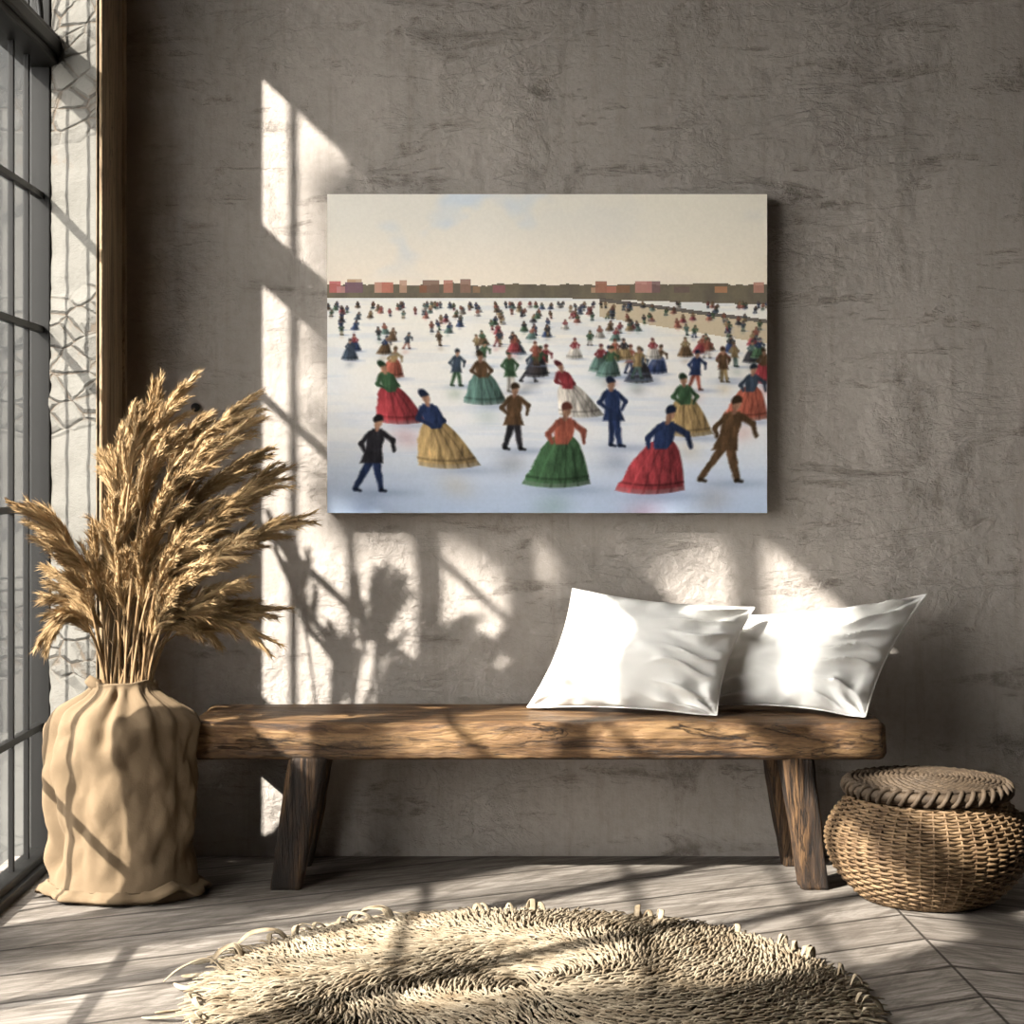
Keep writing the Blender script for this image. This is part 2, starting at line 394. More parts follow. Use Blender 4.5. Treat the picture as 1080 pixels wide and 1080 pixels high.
# ------------------------------------------------------------------ canvas print
PW = (-.4175, .794); PZ = (.956, 1.834); PT = .05
pic = thing('canvas_print', 'wide canvas print of a pale winter ice scene hanging on the grey plaster wall', 'painting', (.188, 0, PZ[0]))
g = G(); g.box(PW[0], PW[1], -PT, 0, PZ[0], PZ[1]); bevel(g.make('stretched_canvas', M['edge'], pic, smooth=False), .002)
NXP, NZP = 420, 304
def paint():
    r = np.random.default_rng(11)
    u, v = np.meshgrid((np.arange(NXP) + .5) / NXP, (np.arange(NZP) + .5) / NZP)      # v from the top
    def vn(sx, sy, seed):
        q = np.random.default_rng(seed); t = np.zeros_like(u); amp = 1.
        for k in range(4):
            gx, gy = int(sx * 2 ** k) + 2, int(sy * 2 ** k) + 2; a = q.random((gy, gx))
            x = u * (gx - 1.001); y = v * (gy - 1.001); xi = x.astype(int); yi = y.astype(int); fx = x - xi; fy = y - yi
            fx = fx * fx * (3 - 2 * fx); fy = fy * fy * (3 - 2 * fy)
            t += amp * ((a[yi, xi] * (1 - fx) + a[yi, xi + 1] * fx) * (1 - fy) + (a[yi + 1, xi] * (1 - fx) + a[yi + 1, xi + 1] * fx) * fy); amp *= .5
        return t / 1.875
    def L3(a, b, t): return np.array(a) * (1 - t[..., None]) + np.array(b) * t[..., None]
    S = lambda a, b, x: (lambda t: t * t * (3 - 2 * t))(np.clip((x - a) / (b - a), 0, 1))
    hz = .305
    sky = L3((226, 221, 211), (240, 228, 212), S(.05, .28, v))
    blue = S(.52, .68, vn(5, 5, 3)) * S(.30, .12, v) * S(.75, .3, u)
    sky = sky * (1 - .55 * blue[..., None]) + np.array((188, 206, 228)) * .55 * blue[..., None]
    cl = S(.5, .7, vn(6, 7, 9)) * S(.3, .9, u); sky = sky * (1 - .4 * cl[..., None]) + np.array((246, 236, 214)) * .4 * cl[..., None]
    ice = L3((236, 233, 226), (222, 223, 226), S(.35, .7, v))
    ice = ice * (1 - S(.72, 1., v)[..., None] * .75) + np.array((160, 180, 212)) * S(.72, 1., v)[..., None] * .75
    st = vn(5, 60, 21); ice = ice * (1 - .22 * S(.45, .7, st)[..., None]) + np.array((176, 190, 212)) * .22 * S(.45, .7, st)[..., None]
    wm = S(.5, .7, vn(4, 6, 31)) * S(.95, .6, v); ice = ice * (1 - .25 * wm[..., None]) + np.array((240, 228, 208)) * .25 * wm[..., None]
    im = np.where((v < hz)[..., None], sky, ice)
    # far bank: a broken band of hedges and plain blocks
    band = (v > hz - .012 - .02 * vn(30, 1, 5)) & (v < hz + .022 + .02 * (u > .55) * (u - .55) / .45)
    bc = L3((128, 118, 98), (98, 92, 84), vn(30, 12, 6)); im = np.where(band[..., None], bc, im)
    def poly(mask, col, a=1.0): im[mask] = im[mask] * (1 - a) + np.array(col) * a
    for k in range(26):
        c = r.random(); w = r.uniform(.008, .022); h = r.uniform(.012, .04); col = np.array([(176, 122, 100), (150, 104, 86), (190, 150, 126), (120, 104, 96)][r.integers(4)]) + r.normal(0, 8, 3)
        poly((abs(u - c) < w) & (v < hz + .004) & (v > hz - h), col, .85)
    poly((v > .335 + (u - .62) * .18) & (v < .385 + (u - .62) * .22) & (u > .62), (196, 178, 148), .85)     # long low bank on the right
    poly((v > .325 + (u - .62) * .18) & (v < .337 + (u - .62) * .18) & (u > .62), (92, 86, 80), .9)
    cols = [(166, 66, 72), (74, 108, 76), (50, 66, 108), (112, 84, 58), (190, 160, 112), (70, 84, 102), (188, 104, 84), (52, 50, 56), (96, 126, 118), (222, 214, 204)]
    asp = 1.212 / .878
    def dab(cx, cy, s, c1, c2, lean, skirt):
        px_ = 1.1 / NZP
        du = (u - cx) * asp; dv = v - cy; k = -dv / s                       # k: 0 at the ice, 1 at the top
        near = (abs(du) < s * .75) & (k > -.5) & (k < 1.2)
        jj_, ii_ = np.where(near)
        if len(jj_) == 0: return
        sl = (slice(jj_.min(), jj_.max() + 1), slice(ii_.min(), ii_.max() + 1))
        du, k, dv = du[sl] / s, k[sl], dv[sl] / s; e = px_ / s; v6, v7, v4 = V6[sl], V7[sl], V4[sl]
        du = du - lean * k + .03 * (v4 - .5)
        sub = im[sl]
        def put(d, col, a=1.0):                                             # d: signed distance, < 0 inside
            m = (np.clip(.5 - d / (2.2 * e), 0, 1) * a)[..., None]; sub[:] = sub * (1 - m) + col * m
        sh = np.exp(-(((du - .22) / .42) ** 2 + ((k + .03) / .06) ** 2))[..., None]; sub[:] = sub * (1 - .5 * sh) + np.array((128, 142, 172)) * .5 * sh
        rf = np.exp(-((du / .22) ** 2 + ((k + .22) / .16) ** 2))[..., None]; sub[:] = sub * (1 - .22 * rf) + np.array(c1) * .22 * rf
        shade = (.70 + .55 * (v6 - .3) + .30 * np.clip(-du / .4, -1, 1))[..., None]
        c1_, c2_ = np.array(c1) * shade, np.array(c2) * (shade * .9)
        def cap(x0_, k0, x1_, k1, ra, rb):                                  # tapered stroke
            ax_, ak = x1_ - x0_, k1 - k0; t = np.clip(((du - x0_) * ax_ + (k - k0) * ak) / (ax_ * ax_ + ak * ak + 1e-9), 0, 1)
            return np.hypot(du - x0_ - ax_ * t, k - k0 - ak * t) - (ra + (rb - ra) * t)
        if skirt:
            hw = .06 + .34 * np.clip(1 - k / .60, 0, 1) ** .5 * (1 + .10 * (v4 - .5))
            hem = .02 + .30 * du * du
            body_ = np.maximum(abs(du) - hw, np.maximum(hem - .02 - k, k - .60))
            put(body_, c1_)
            put(np.maximum(body_, k - hem - .025), np.clip(c1_ * .6 + 60, 0, 255), .8); put(np.maximum(body_, abs(k - hem - .075) - .010), c1_ * .5, .7)
            for q in (-.55, -.15, .25, .6): put(np.maximum(body_, abs(du - q * .42 * np.clip(1 - k / .62, 0, 1) ** .6) - .010), c1_ * (.6 if q > -.3 else 1.25), .6)
        else:
            put(cap(.00, .46, -.09 - .4 * lean, .03, .062, .034), c1_ * .75); put(cap(.03, .46, .10 + .5 * lean, .02, .062, .034), c1_)
            put(cap(-.09 - .4 * lean, .02, -.02 - .4 * lean, .0, .022, .015), c1_ * .4); put(cap(.10 + .5 * lean, .01, .17 + .5 * lean, -.005, .022, .015), c1_ * .4)
            put(np.maximum(abs(du) - (.10 + .05 * np.clip((.56 - k) / .2, 0, 1)), np.maximum(.36 - k, k - .58)), c2_ * .9)
        tw = .062 + .052 * np.sin(np.clip((k - .5) / .31, 0, 1) * PI) ** .8
        put(np.maximum(abs(du) - tw, np.maximum(.5 - k, k - .81)), c2_)
        put(cap(-.085, .75, -.18, .62, .036, .030), c2_ * .8); put(cap(-.18, .62, -.08 - .2 * lean, .52, .030, .022), c2_ * .8)
        put(cap(.085, .75, .20 + .2 * lean, .64 + .1 * lean, .036, .030), c2_ * .95); put(cap(.20 + .2 * lean, .64 + .1 * lean, .17 + .6 * lean, .52, .030, .02), c2_ * .95)
        put(cap(0, .80, 0, .83, .028, .026), np.array((170, 126, 104)) * shade)
        put(cap(.004, .87, .004, .90, .048, .050), np.array((178, 136, 112)) * shade)
        put(np.maximum(cap(.0, .93, -.012, .94, .058, .056), .905 + .25 * du - k), np.array(c2) * .42)
    V6, V7, V4 = vn(120, 26, 47), vn(70, 70, 43), vn(60, 60, 41)
    for k in range(250):
        d = r.random() ** 2.2; cy = hz + .05 + d * .27; s = .018 + .095 * d * d + .022 * d
        if d > .3 and r.random() < .35: continue
        c = cols[r.integers(10)]; c2 = cols[r.integers(9)]
        f = .25 * (1 - d); c = tuple(np.array(c) * (1 - f) + 150 * f); c2 = tuple(np.array(c2) * (1 - f) + 140 * f)
        dab(r.random(), cy, s, c, c2, r.normal(0, .12), r.random() < .55)
    # near strokes, set out in a loose zigzag
    for cx, cy, s, a, b_, sk in sorted([(.09, .93, .24, 2, 7, 0), (.17, .72, .2, 0, 1, 1), (.28, .86, .25, 4, 2, 1), (.36, .66, .17, 8, 3, 1), (.42, .80, .21, 7, 3, 0), (.52, .92, .27, 1, 6, 1), (.58, .70, .18, 9, 0, 1), (.655, .79, .22, 2, 2, 0), (.73, .94, .28, 0, 2, 1), (.82, .76, .2, 4, 1, 1), (.885, .90, .27, 3, 3, 0), (.95, .71, .18, 6, 5, 1)], key=lambda q: q[1]):
        dab(cx, cy, s, cols[a], cols[b_], r.normal(0, .22), sk)
    im += (vn(200, 150, 51)[..., None] - .5) * 9
    im = np.clip(im, 6, 250) / 255.
    lin = np.where(im < .04045, im / 12.92, ((im + .055) / 1.055) ** 2.4)
    return lin
lin = paint()
xs = np.linspace(PW[0], PW[1], NXP + 1); zs = np.linspace(PZ[1], PZ[0], NZP + 1)
gx, gz = np.meshgrid(xs, zs); vv = np.stack([gx.ravel(), np.full(gx.size, -PT - .0012), gz.ravel()], 1)
ii, jj = np.meshgrid(np.arange(NXP), np.arange(NZP)); b0 = (jj * (NXP + 1) + ii).ravel()
ff = np.stack([b0, b0 + NXP + 1, b0 + NXP + 2, b0 + 1], 1)
o = obj('picture_face', vv, ff.tolist(), M['paint'], pic, smooth=False)
at = o.data.color_attributes.new('paint', 'FLOAT_COLOR', 'CORNER')
colr = np.ones((NXP * NZP, 4), dtype=np.float32); colr[:, :3] = lin.reshape(-1, 3)
at.data.foreach_set('color', np.repeat(colr, 4, axis=0).ravel())
# thin painted edge so the face closes onto the canvas
# small iron peg in the plaster
k = thing('wall_peg', 'small dark iron peg in the plaster left of the print above the dried plumes', 'peg', px(207, 430, 0))
g = G(); p = px(207, 430, 0); rows = []
for yy_, r_ in ((0, .006), (-.012, .006), (-.014, .013), (-.021, .012), (-.024, .005)):
    rows.append([p + Vector((r_ * math.cos(a), yy_, r_ * math.sin(a))) for a in np.linspace(0, 2 * PI, 13)[:-1]])
g.surf(rows, cap0=True, cap1=True); g.make('peg_head', M['iron'], k)

# ------------------------------------------------------------------ bench
BX0, BX1, BYF, BYB, BZ0, BZ1 = -.737, 1.043, -.425, -.045, .333, .431
bench = thing('bench', 'rustic bench with thick honey wood slab and splayed dark legs under the print', 'bench', (.15, -.235, 0))
g = G(); rows = []; NB = 170
def rrect(n_):   # rounded rectangle outline, unit square, with quadrant-aware rounding
    out = []; hw, hh, r = (BYB - BYF) / 2, (BZ1 - BZ0) / 2, .014
    segs = [(-hw, -hh, hw, -hh, 16), (hw, -hh, hw, hh, 8), (hw, hh, -hw, hh, 18), (-hw, hh, -hw, -hh, 14)]
    for ax, ay, bx, by, m in segs:
        for i in range(m):
            t = (i + .5) / m; x = ax + (bx - ax) * t; y = ay + (by - ay) * t
            qx = max(-(hw - r), min(hw - r, x)); qy = max(-(hh - r), min(hh - r, y))
            d = Vector((x - qx, y - qy))
            if d.length > 1e-6 and (x != qx or y != qy): d = d.normalized() * r
            out.append((qx + d.x, qy + d.y))
    return out
RR = rrect(0)
for i in range(NB + 1):
    k = i / NB; x = BX0 + (BX1 - BX0) * k
    e = min(k * (BX1 - BX0), (1 - k) * (BX1 - BX0)); es = 1 - .5 * (max(0, .022 - e) / .022) ** 2 * .35
    if i in (0, NB): es *= .93
    row = []
    for (a, c) in RR:
        y = (BYF + BYB) / 2 + a * (1 - (1 - es) * .4); z = (BZ0 + BZ1) / 2 + c * es
        fr = smooth01(.08, -.17, a) if a < 0 else 0
        front = a < -.17
        dy = .007 * nz(x * 3.1, z * 9) + (.006 * nz(x * 13, z * 30, 4) + .004 * nz(x * 34, z * 60, 9) if front else .002 * nz(x * 9, z * 9))
        dz = .004 * nz(x * 2.4, y * 6, 5) + .0016 * nz(x * 4, y * 40, 6)
        if front and c > .03: dz -= .006 * max(0, nz(x * 5.5, 2.2)) + .004 * max(0, nz(x * 17, 8)); dy += .006 * max(0, nz(x * 7, 3.3))
        ex = (.010 * nz(y * 8, z * 14, 3 + (0 if i < NB / 2 else 9))) * (1 if e < .03 else 0)
        if c < -.03: dz *= .2
        row.append(Vector((x + ex, y + dy, z + dz)))
    rows.append(row)
g.surf(rows, cap0=True, cap1=True); g.make('seat_slab', M['slab'], bench)
def make_leg(cx0, cx1, cy, w=.041, dpt=.047, seed=0):
    """bottom centre cx0, top centre cx1"""
    g = G(); rows = []; N = 34
    for i in range(N + 1):
        k = i / N; z = .0 + .338 * k; cx = cx0 + (cx1 - cx0) * k; row = []
        ww = w * (.93 + .13 * k) ; dd = dpt * (.95 + .12 * k)
        for j in range(32):
            a = 2 * PI * (j + .5) / 32; ca, sa = math.cos(a), math.sin(a); q = 1 / max(abs(ca), abs(sa)) * .93
            q = min(q, 1.22)
            chip = .10 * nz(ca * 3 + seed, sa * 3, z * 5) + .07 * nz(ca * 7 + seed, sa * 7, z * 11) + .035 * nz(ca * 16, sa * 16 + seed, z * 22)
            row.append(Vector((cx + ww * ca * q * (1 + chip), cy + dd * sa * q * (1 + chip), z)))
        rows.append(row)
    g.surf(rows, cap0=True, cap1=True); return g.make('leg', M['leg'], bench)
for cy, s in ((-.372, 0), (-.095, 5)):
    make_leg(-.495, -.437, cy, .047, seed=s); make_leg(.862, .815, cy, .041, seed=s + 11)

# ------------------------------------------------------------------ pillows
def pillow(name, label, BL, BR, TL, TR, T, seed, zseat=.437, gather=None, bow=(.09, .09)):
    BL, BR, TL, TR = map(Vector, (BL, BR, TL, TR)); ce = (BL + BR + TL + TR) / 4
    nrm = (BR - BL).cross(TL - BL).normalized()
    if nrm.y > 0: nrm = -nrm
    th = thing(name, label, 'pillow', (ce.x, ce.y, zseat), 'white pillows on the bench')
    N = 96
    def P(u, v, side):
        uu = u * (1 - bow[0] * (1 - v * v) * abs(u)); vv_ = v * (1 - bow[1] * (1 - u * u) * abs(v))
        a, b = (uu + 1) / 2, (vv_ + 1) / 2
        p = BL * ((1 - a) * (1 - b)) + BR * (a * (1 - b)) + TL * ((1 - a) * b) + TR * (a * b)
        eu, ev = 1 - u * u, 1 - v * v
        h = T * max(0, eu) ** .55 * max(0, ev) ** .55
        w = 0
        for k, (cu, cv) in enumerate(((-1, -1), (1, -1), (-1, 1), (1, 1))):      # folds fanning out of the corners
            ru, rv = (u - cu) * -cu, (v - cv) * -cv; r = math.hypot(ru, rv); ph = math.atan2(rv, ru + 1e-6)
            w += .011 * math.sin(ph * 9 + 3 * nz(r * 2, seed + k) + k) * math.exp(-((r - .42) / .36) ** 2) * math.sin(2 * ph)
        e = 1 - abs(u); ww = 1 - abs(v)                                          # puckers along the seams
        w += .009 * math.sin(v * 19 + 4 * nz(v * 2.3, seed + 2)) * math.exp(-e / .16) * (1 - math.exp(-e / .03))
        w += .010 * math.sin(u * 17 + 4 * nz(u * 2.1, seed + 4)) * math.exp(-ww / .16) * (1 - math.exp(-ww / .03))
        w += .014 * nz(u * 1.8 + seed, v * 2.4, side) * eu * ev + .005 * nz(u * 4 + v * 3 + seed, v * 5, side) * eu * ev
        if gather:                                                               # deep gathers drawn into one side
            gu, strength, fan = gather
            dd = abs(u - gu); q = math.exp(-((dd - .33) / .27) ** 2) * (1 - math.exp(-dd / .07))
            sl = v * 8.5 + fan * dd * (v + .2) + 2.2 * nz(v * 1.7, dd * 2, seed + 8)
            rid = 1 - abs(math.sin(sl)); w += strength * (rid ** 2 - .3) * q * (ev ** .35)
        h += w * (min(1, eu * 6) * min(1, ev * 6)) ** .5
        p = p + nrm * (h * (1 if side == 0 else -.8))
        p.z = max(p.z, zseat + .0008 * (side + 1)); p.y = min(p.y, -.008)
        return p
    g = G()
    for side in (0, 1):
        rows = []
        for j in range(N + 1):
            v = math.sin((j / N * 2 - 1) * PI / 2) * .35 + (j / N * 2 - 1) * .65
            rows.append([P(math.sin((i / N * 2 - 1) * PI / 2) * .35 + (i / N * 2 - 1) * .65, v, side) for i in range(N + 1)])
        if side: rows = [r[::-1] for r in rows]
        g.surf(rows, closed=False)
    o = g.make('cover', M['pillow'], th)
    # corded seam running round the edge
    pts = []
    for i in range(200):
        s_ = i / 200 * 4; q = s_ % 1 * 2 - 1
        u, v = ((q, -1), (1, q), (-q, 1), (-1, -q))[int(s_)]
        pts.append((P(u, v, 0) + P(u, v, 1)) / 2)
    g = G(); g.tube(pts + [pts[0]], .0026, 6, False)
    for k_ in range(len(g.v)):
        if g.v[k_].z < zseat: g.v[k_].z = zseat
    g.make('piping', M['pillow'], o, th)
    return th
pillow('pillow', 'white linen pillow in front, left of the two on the bench', px(556, 747, -.19), px(756, 756, -.35), px(604, 621, -.075), px(796, 641, -.205), .085, 3.0,
       gather=(1, .034, 5.))
pillow('pillow', 'white pillow behind, at the right end of the bench with a pointed upper corner', px(742, 744, -.16), px(912, 759, -.385), px(768, 650, -.055), px(977, 627, -.15), .088, 17.0,
       gather=(1, .038, 7.), bow=(.1, .12))

# ------------------------------------------------------------------ sack
SX, SY = -.895, -.452
sack = thing('sack', 'slumped brown kraft cloth sack on the floor holding dried plumes', 'sack', (SX, SY, 0))
prof = [(1.00, .0), (1.12, .004), (1.115, .014), (1.03, .024), (.985, .04), (.985, .09), (1.0, .16), (1.01, .23), (1.01, .30), (1.0, .36), (1.0, .41), (.975, .440), (.87, .466), (.70, .488), (.54, .508), (.44, .526), (.425, .537), (.40, .537), (.38, .52), (.40, .47), (.45, .40)]
RXs, RYs = .190, .140
def sackpt(a, r, z, fi):
    ca, sa = math.cos(a), math.sin(a)
    ex = RXs * r; ey = RYs * r
    if z < .035 and r > 1.0:                                          # wavy hem lying on the floor
        q = 1 + .11 * nz(ca * 2.3, sa * 2.3, 4) + .04 * nz(ca * 6, sa * 6, 8) ; ex *= q; ey *= q; z = z + .035 * max(0, nz(ca * 2.4 + 5, sa * 2.4, 1)) + .006
    x, y = ca * ex, sa * ey
    body = smooth01(.02, .10, z) * (1 - smooth01(.50, .54, z))
    jx = .35 * nz(ca * 3, sa * 3, z * 8)
    f1 = noise.voronoi(Vector((ca * 1.5 + jx, sa * 1.5, z * 5.2 + jx)))[0]; f2 = noise.voronoi(Vector((ca * 3.4 + 9, sa * 3.4 + jx, z * 13)))[0]
    w = .042 * (.42 - f1[0]) + .017 * (.45 - f2[0]) + .008 * nz(ca * 1.3, sa * 1.3, z * 3) + .0025 * nz(ca * 9, sa * 9, z * 26)
    ac = math.radians(205) + .10 * math.sin(z * 11)                    # long vertical crease on the window side
    da = (a - ac + PI) % (2 * PI) - PI; w -= .022 * math.exp(-(da / .10) ** 2) * smooth01(.0, .1, z); w += .012 * math.exp(-((da + .2) / .14) ** 2)
    dp = (a - math.radians(262) + PI) % (2 * PI) - PI                  # deep pleat at the front of the shoulder
    pl = smooth01(.34, .44, z) * (1 - smooth01(.525, .54, z)); w -= .03 * math.exp(-(dp / .09) ** 2) * pl; w += .016 * math.exp(-((dp - .22) / .16) ** 2) * pl + .012 * math.exp(-((dp + .26) / .18) ** 2) * pl
    gat = smooth01(.43, .47, z) * .007 * math.sin(a * 11 + 2 * nz(ca * 2, sa * 2, 2)); w += gat
    w *= body
    # slump: hollow under the shoulder
    w -= .008 * math.exp(-((z - .33 - .04 * ca) / .04) ** 2) * smooth01(-.2, .6, nz(ca * 1.5, sa * 1.5, 11) + .3)
    lift = .012 * nz(ca * 2, sa * 2, 21) * smooth01(.38, .46, z) if fi < 17 else 0
    return Vector((SX + x + ca * w, SY + y + sa * w * .8, max(.002, z + lift)))
g = G(); rows = []; NA = 190
fine = []
for i in range(len(prof) - 1):
    m = 7
    for k in range(m):
        t = k / m; p0 = prof[max(i - 1, 0)]; p1 = prof[i]; p2 = prof[i + 1]; p3 = prof[min(i + 2, len(prof) - 1)]
        cat = lambda a, b, c, d: .5 * (2 * b + (c - a) * t + (2 * a - 5 * b + 4 * c - d) * t * t + (3 * b - a - 3 * c + d) * t ** 3)
        fine.append((cat(p0[0], p1[0], p2[0], p3[0]), cat(p0[1], p1[1], p2[1], p3[1]), i))
fine.append((*prof[-1], len(prof)))
for r, z, fi in fine: rows.append([sackpt(2 * PI * j / NA, r, z, fi) for j in range(NA)])
g.surf(rows, cap0=True); g.make('cloth', M['sack'], sack)
# twisted ear of cloth at the neck
g = G(); e0 = px(103, 724, SY - .02); g.tube([e0 + Vector((.02, 0, -.02)), e0 + Vector((-.005, 0, .004)), e0 + Vector((-.022, 0, .014)), e0 + Vector((-.03, 0, .008))], [.012, .016, .015, .006], 8)
g.make('knotted_corner', M['sack'], sack)

# ------------------------------------------------------------------ dried plumes
tips = [(198, 393, 0), (172, 403, 0), (154, 416, 0), (140, 423, 0), (113, 470, 0), (127, 476, 0), (217, 426, 0), (279, 404, 0), (274, 426, 0), (292, 460, 0), (317, 481, 0), (344, 531, 0), (303, 548, 0), (278, 556, 0), (274, 602, 0), (266, 612, 0), (319, 638, 0), (308, 680, 0), (282, 628, 0), (240, 684, 0), (216, 672, 0), (20, 517, 0), (21, 545, 0), (40, 560, 0), (41, 592, 0), (38, 622, 0), (23, 686, 0), (52, 642, 0),
        (236, 452, 1), (252, 486, 1), (180, 446, 1), (160, 472, 1), (272, 508, 1), (230, 520, 1), (196, 556, 1), (92, 556, 1), (76, 600, 1), (250, 575, 1), (118, 520, 1), (146, 500, 1), (296, 505, 1), (200, 486, 1), (216, 470, 1), (100, 590, 1), (150, 560, 1), (175, 585, 1), (130, 580, 1), (210, 600, 1), (232, 640, 1), (185, 520, 1), (250, 540, 1), (110, 545, 1), (165, 545, 1), (222, 556, 1), (140, 600, 1), (190, 625, 1), (205, 650, 1)]
special = {0: 'dried pampas plume rising highest of the bunch in the brown sack', 7: 'dried pampas plume reaching up and right in front of the sunlit plaster strip',
           11: 'dried pampas plume stretching right to the lower left corner of the print', 16: 'dark-tipped dried pampas plume held level over the bench end, above the drooping one',
           17: 'dried dark-tipped pampas plume drooping right just above the bench end', 26: 'dried pampas plume hanging lowest on the window side of the sack',
           21: 'dried pampas plume reaching farthest left toward the window, uppermost there', 19: 'short dried plume bent right, lowest beside the bundle of stems'}
def sample(p0, p1, p2, a, b, n): return [bez(p0, p1, p2, a + (b - a) * i / (n - 1)) for i in range(n)]
for i, (tu, tv, inner) in enumerate(tips):
    rng = random.Random(100 + i)
    side_left = tu < 110
    ty = rng.uniform(-.60, -.44) if side_left else (rng.uniform(-.66, -.30) if tu > 130 else rng.uniform(-.62, -.42))
    if inner: ty = rng.uniform(-.64, -.48)
    if tu > 290: ty = rng.uniform(-.50, -.34)
    tip = px(tu, tv, ty); c0_ = Vector((SX, SY, .53)); tip = c0_ + (tip - c0_) * .955; tip.x = max(tip.x, -1.115)
    ang = rng.uniform(0, 2 * PI); rr = .060 * math.sqrt(rng.random())
    fx = (tip.x - SX) / .6
    p0 = Vector((SX + .022 * fx * 2 + rr * math.cos(ang), SY + rr * .75 * math.sin(ang), .53))
    p0.x = max(SX - .062, min(SX + .062, p0.x))
    dz = tip.z - p0.z
    p1 = Vector((p0.x + (tip.x - p0.x) * .18, p0.y + (tip.y - p0.y) * .4, p0.z + max(dz * (.78 if dz > .25 else .9), .20)))
    if dz < .12: p1.z = p0.z + .24 + .1 * rng.random()
    lab = special.get(i, 'dried golden pampas plume bunched among the others in the brown sack')
    th = thing('pampas_plume', lab, 'dried grass', (p0.x, p0.y, .53), 'dried pampas plumes in the sack')
    Lc = sum((bez(p0, p1, p2_, 1) - p0).length for p2_ in (tip,))
    tot = sum((a - b).length for a, b in zip(sample(p0, p1, tip, 0, 1, 12)[:-1], sample(p0, p1, tip, 0, 1, 12)[1:]))
    pl = min(.29, tot * .62) * rng.uniform(.85, 1.05); tb = 1 - pl / tot
    root_pt = Vector((SX + (p0.x - SX) * .55, SY + (p0.y - SY) * .5, .30))
    g = G(); sp = [root_pt] + sample(p0, p1, tip, 0, tb + .12, 9); g.tube(sp, [.0034] * 6 + [.003] * 4, 6)
    g.make('stem', M['stem'], th)
    # plume: fingers of seed heads leaving the stalk, each furred with fine hairs
    g = G(); nf = rng.randint(9, 12)
    g.tube(sample(p0, p1, tip, tb, 1, 7), [.004, .005, .005, .0045, .004, .003, .0012], 6)
    for f_ in range(nf + 1):
        last = f_ == nf
        k = (f_ + rng.uniform(-.3, .3)) / nf * .72; k = max(0, k)
        t = tb + (1 - tb) * k; q0 = bez(p0, p1, tip, t); dd = bezd(p0, p1, tip, t)
        rad = Vector((rng.gauss(0, 1), rng.gauss(0, .7), rng.gauss(0, 1))); rad = (rad - dd * rad.dot(dd)).normalized()
        ln = pl * rng.uniform(.36, .5) * (1.05 - .35 * k)
        sp_ = rng.uniform(.10, .34) * (1 - .5 * k)
        q1 = q0 + dd * ln * .5 + rad * ln * sp_ * .9
        t2 = min(1, t + .3); d2 = bezd(p0, p1, tip, t2)
        q2 = q0 + dd * ln * .35 + d2 * ln * .62 + rad * ln * sp_ * 1.3 + Vector((0, 0, -.012 * rng.random()))
        if last: q0 = bez(p0, p1, tip, tb + (1 - tb) * .5); q1 = bez(p0, p1, tip, tb + (1 - tb) * .75); q2 = tip
        nh = 120
        g.tube([bez(q0, q1, q2, s_ / 5) for s_ in range(6)], [.004, .0065, .007, .006, .004, .0008], 5)
        for h in range(nh):
            s_ = (h + rng.random()) / nh * .97; c_ = bez(q0, q1, q2, s_); d_ = bezd(q0, q1, q2, min(.99, s_ + .05))
            rv = Vector((rng.gauss(0, 1), rng.gauss(0, 1), rng.gauss(0, 1))); rv = (rv - d_ * rv.dot(d_))
            if rv.length < 1e-4: continue
            rv.normalize(); thick = .0045 * (1 - s_ * .6)
            dr = (d_ + rv * rng.uniform(.25, .65)).normalized()
            g.hair(c_ + rv * thick, dr, d_ * .12 - Vector((0, 0, .06)), rng.uniform(.014, .034) * (1.1 - .35 * s_), rng.uniform(.0012, .0026), rng)
    for k_, p in enumerate(g.v):
        lim = -1.158 if p[1] < -.29 else XL + .025
        if p[0] < lim or p[1] > -.01:
            g.v[k_] = Vector((max(p[0], lim), min(p[1], -.01), p[2]))
    g.make('plume', M['plume'], th)

# ------------------------------------------------------------------ wicker basket
KX, KY = 1.122, -.50
bas = thing('basket', 'round bellied wicker basket with a flat shade-dark lid standing by the bench end', 'basket', (KX, KY, 0))
bp = [(.150, .004), (.172, .018), (.205, .05), (.230, .085), (.243, .12), (.247, .15), (.243, .175), (.230, .205), (.209, .233), (.186, .256)]
def bprof(t):
    t *= len(bp) - 1; i = min(int(t), len(bp) - 2); q = t - i
    p0, p1, p2, p3 = bp[max(i - 1, 0)], bp[i], bp[i + 1], bp[min(i + 2, len(bp) - 1)]
    c = lambda a, b, c_, d: .5 * (2 * b + (c_ - a) * q + (2 * a - 5 * b + 4 * c_ - d) * q * q + (3 * b - a - 3 * c_ + d) * q ** 3)
    return c(p0[0], p1[0], p2[0], p3[0]), c(p0[1], p1[1], p2[1], p3[1])
g = G(); g.surf([[Vector((KX + (bprof(t)[0] - .006) * math.cos(a), KY + (bprof(t)[0] - .006) * math.sin(a), bprof(t)[1])) for a in np.linspace(0, 2 * PI, 65)[:-1]] for t in np.linspace(0, 1, 30)], cap0=True)
g.make('light_block_shell', M['wickerdark'], bas)  # dark inner shell added to block light through the weave
g = G(); NS = 46; NRW = 40; rng = random.Random(8)
for r_ in range(NRW):
    t = (r_ + .5) / NRW; rad, z = bprof(t); pts = []; ph = rng.uniform(-.25, .25)
    for k in range(NS * 4 + 1):
        a = 2 * PI * k / (NS * 4); w = .0042 * math.sin(NS * a / 2 * 1 + PI * (r_ % 2) + ph)
        wob = .0012 * nz(math.cos(a) * 5, math.sin(a) * 5, r_ * 1.7)
        pts.append(Vector((KX + (rad + w) * math.cos(a), KY + (rad + w) * math.sin(a), z + wob + .0007 * math.sin(NS * a))))
    g.tube(pts, .0037 * (1 + .12 * math.sin(r_ * 2.7)), 6, False)
g.make('woven_body', M['wicker'], bas)
g = G()
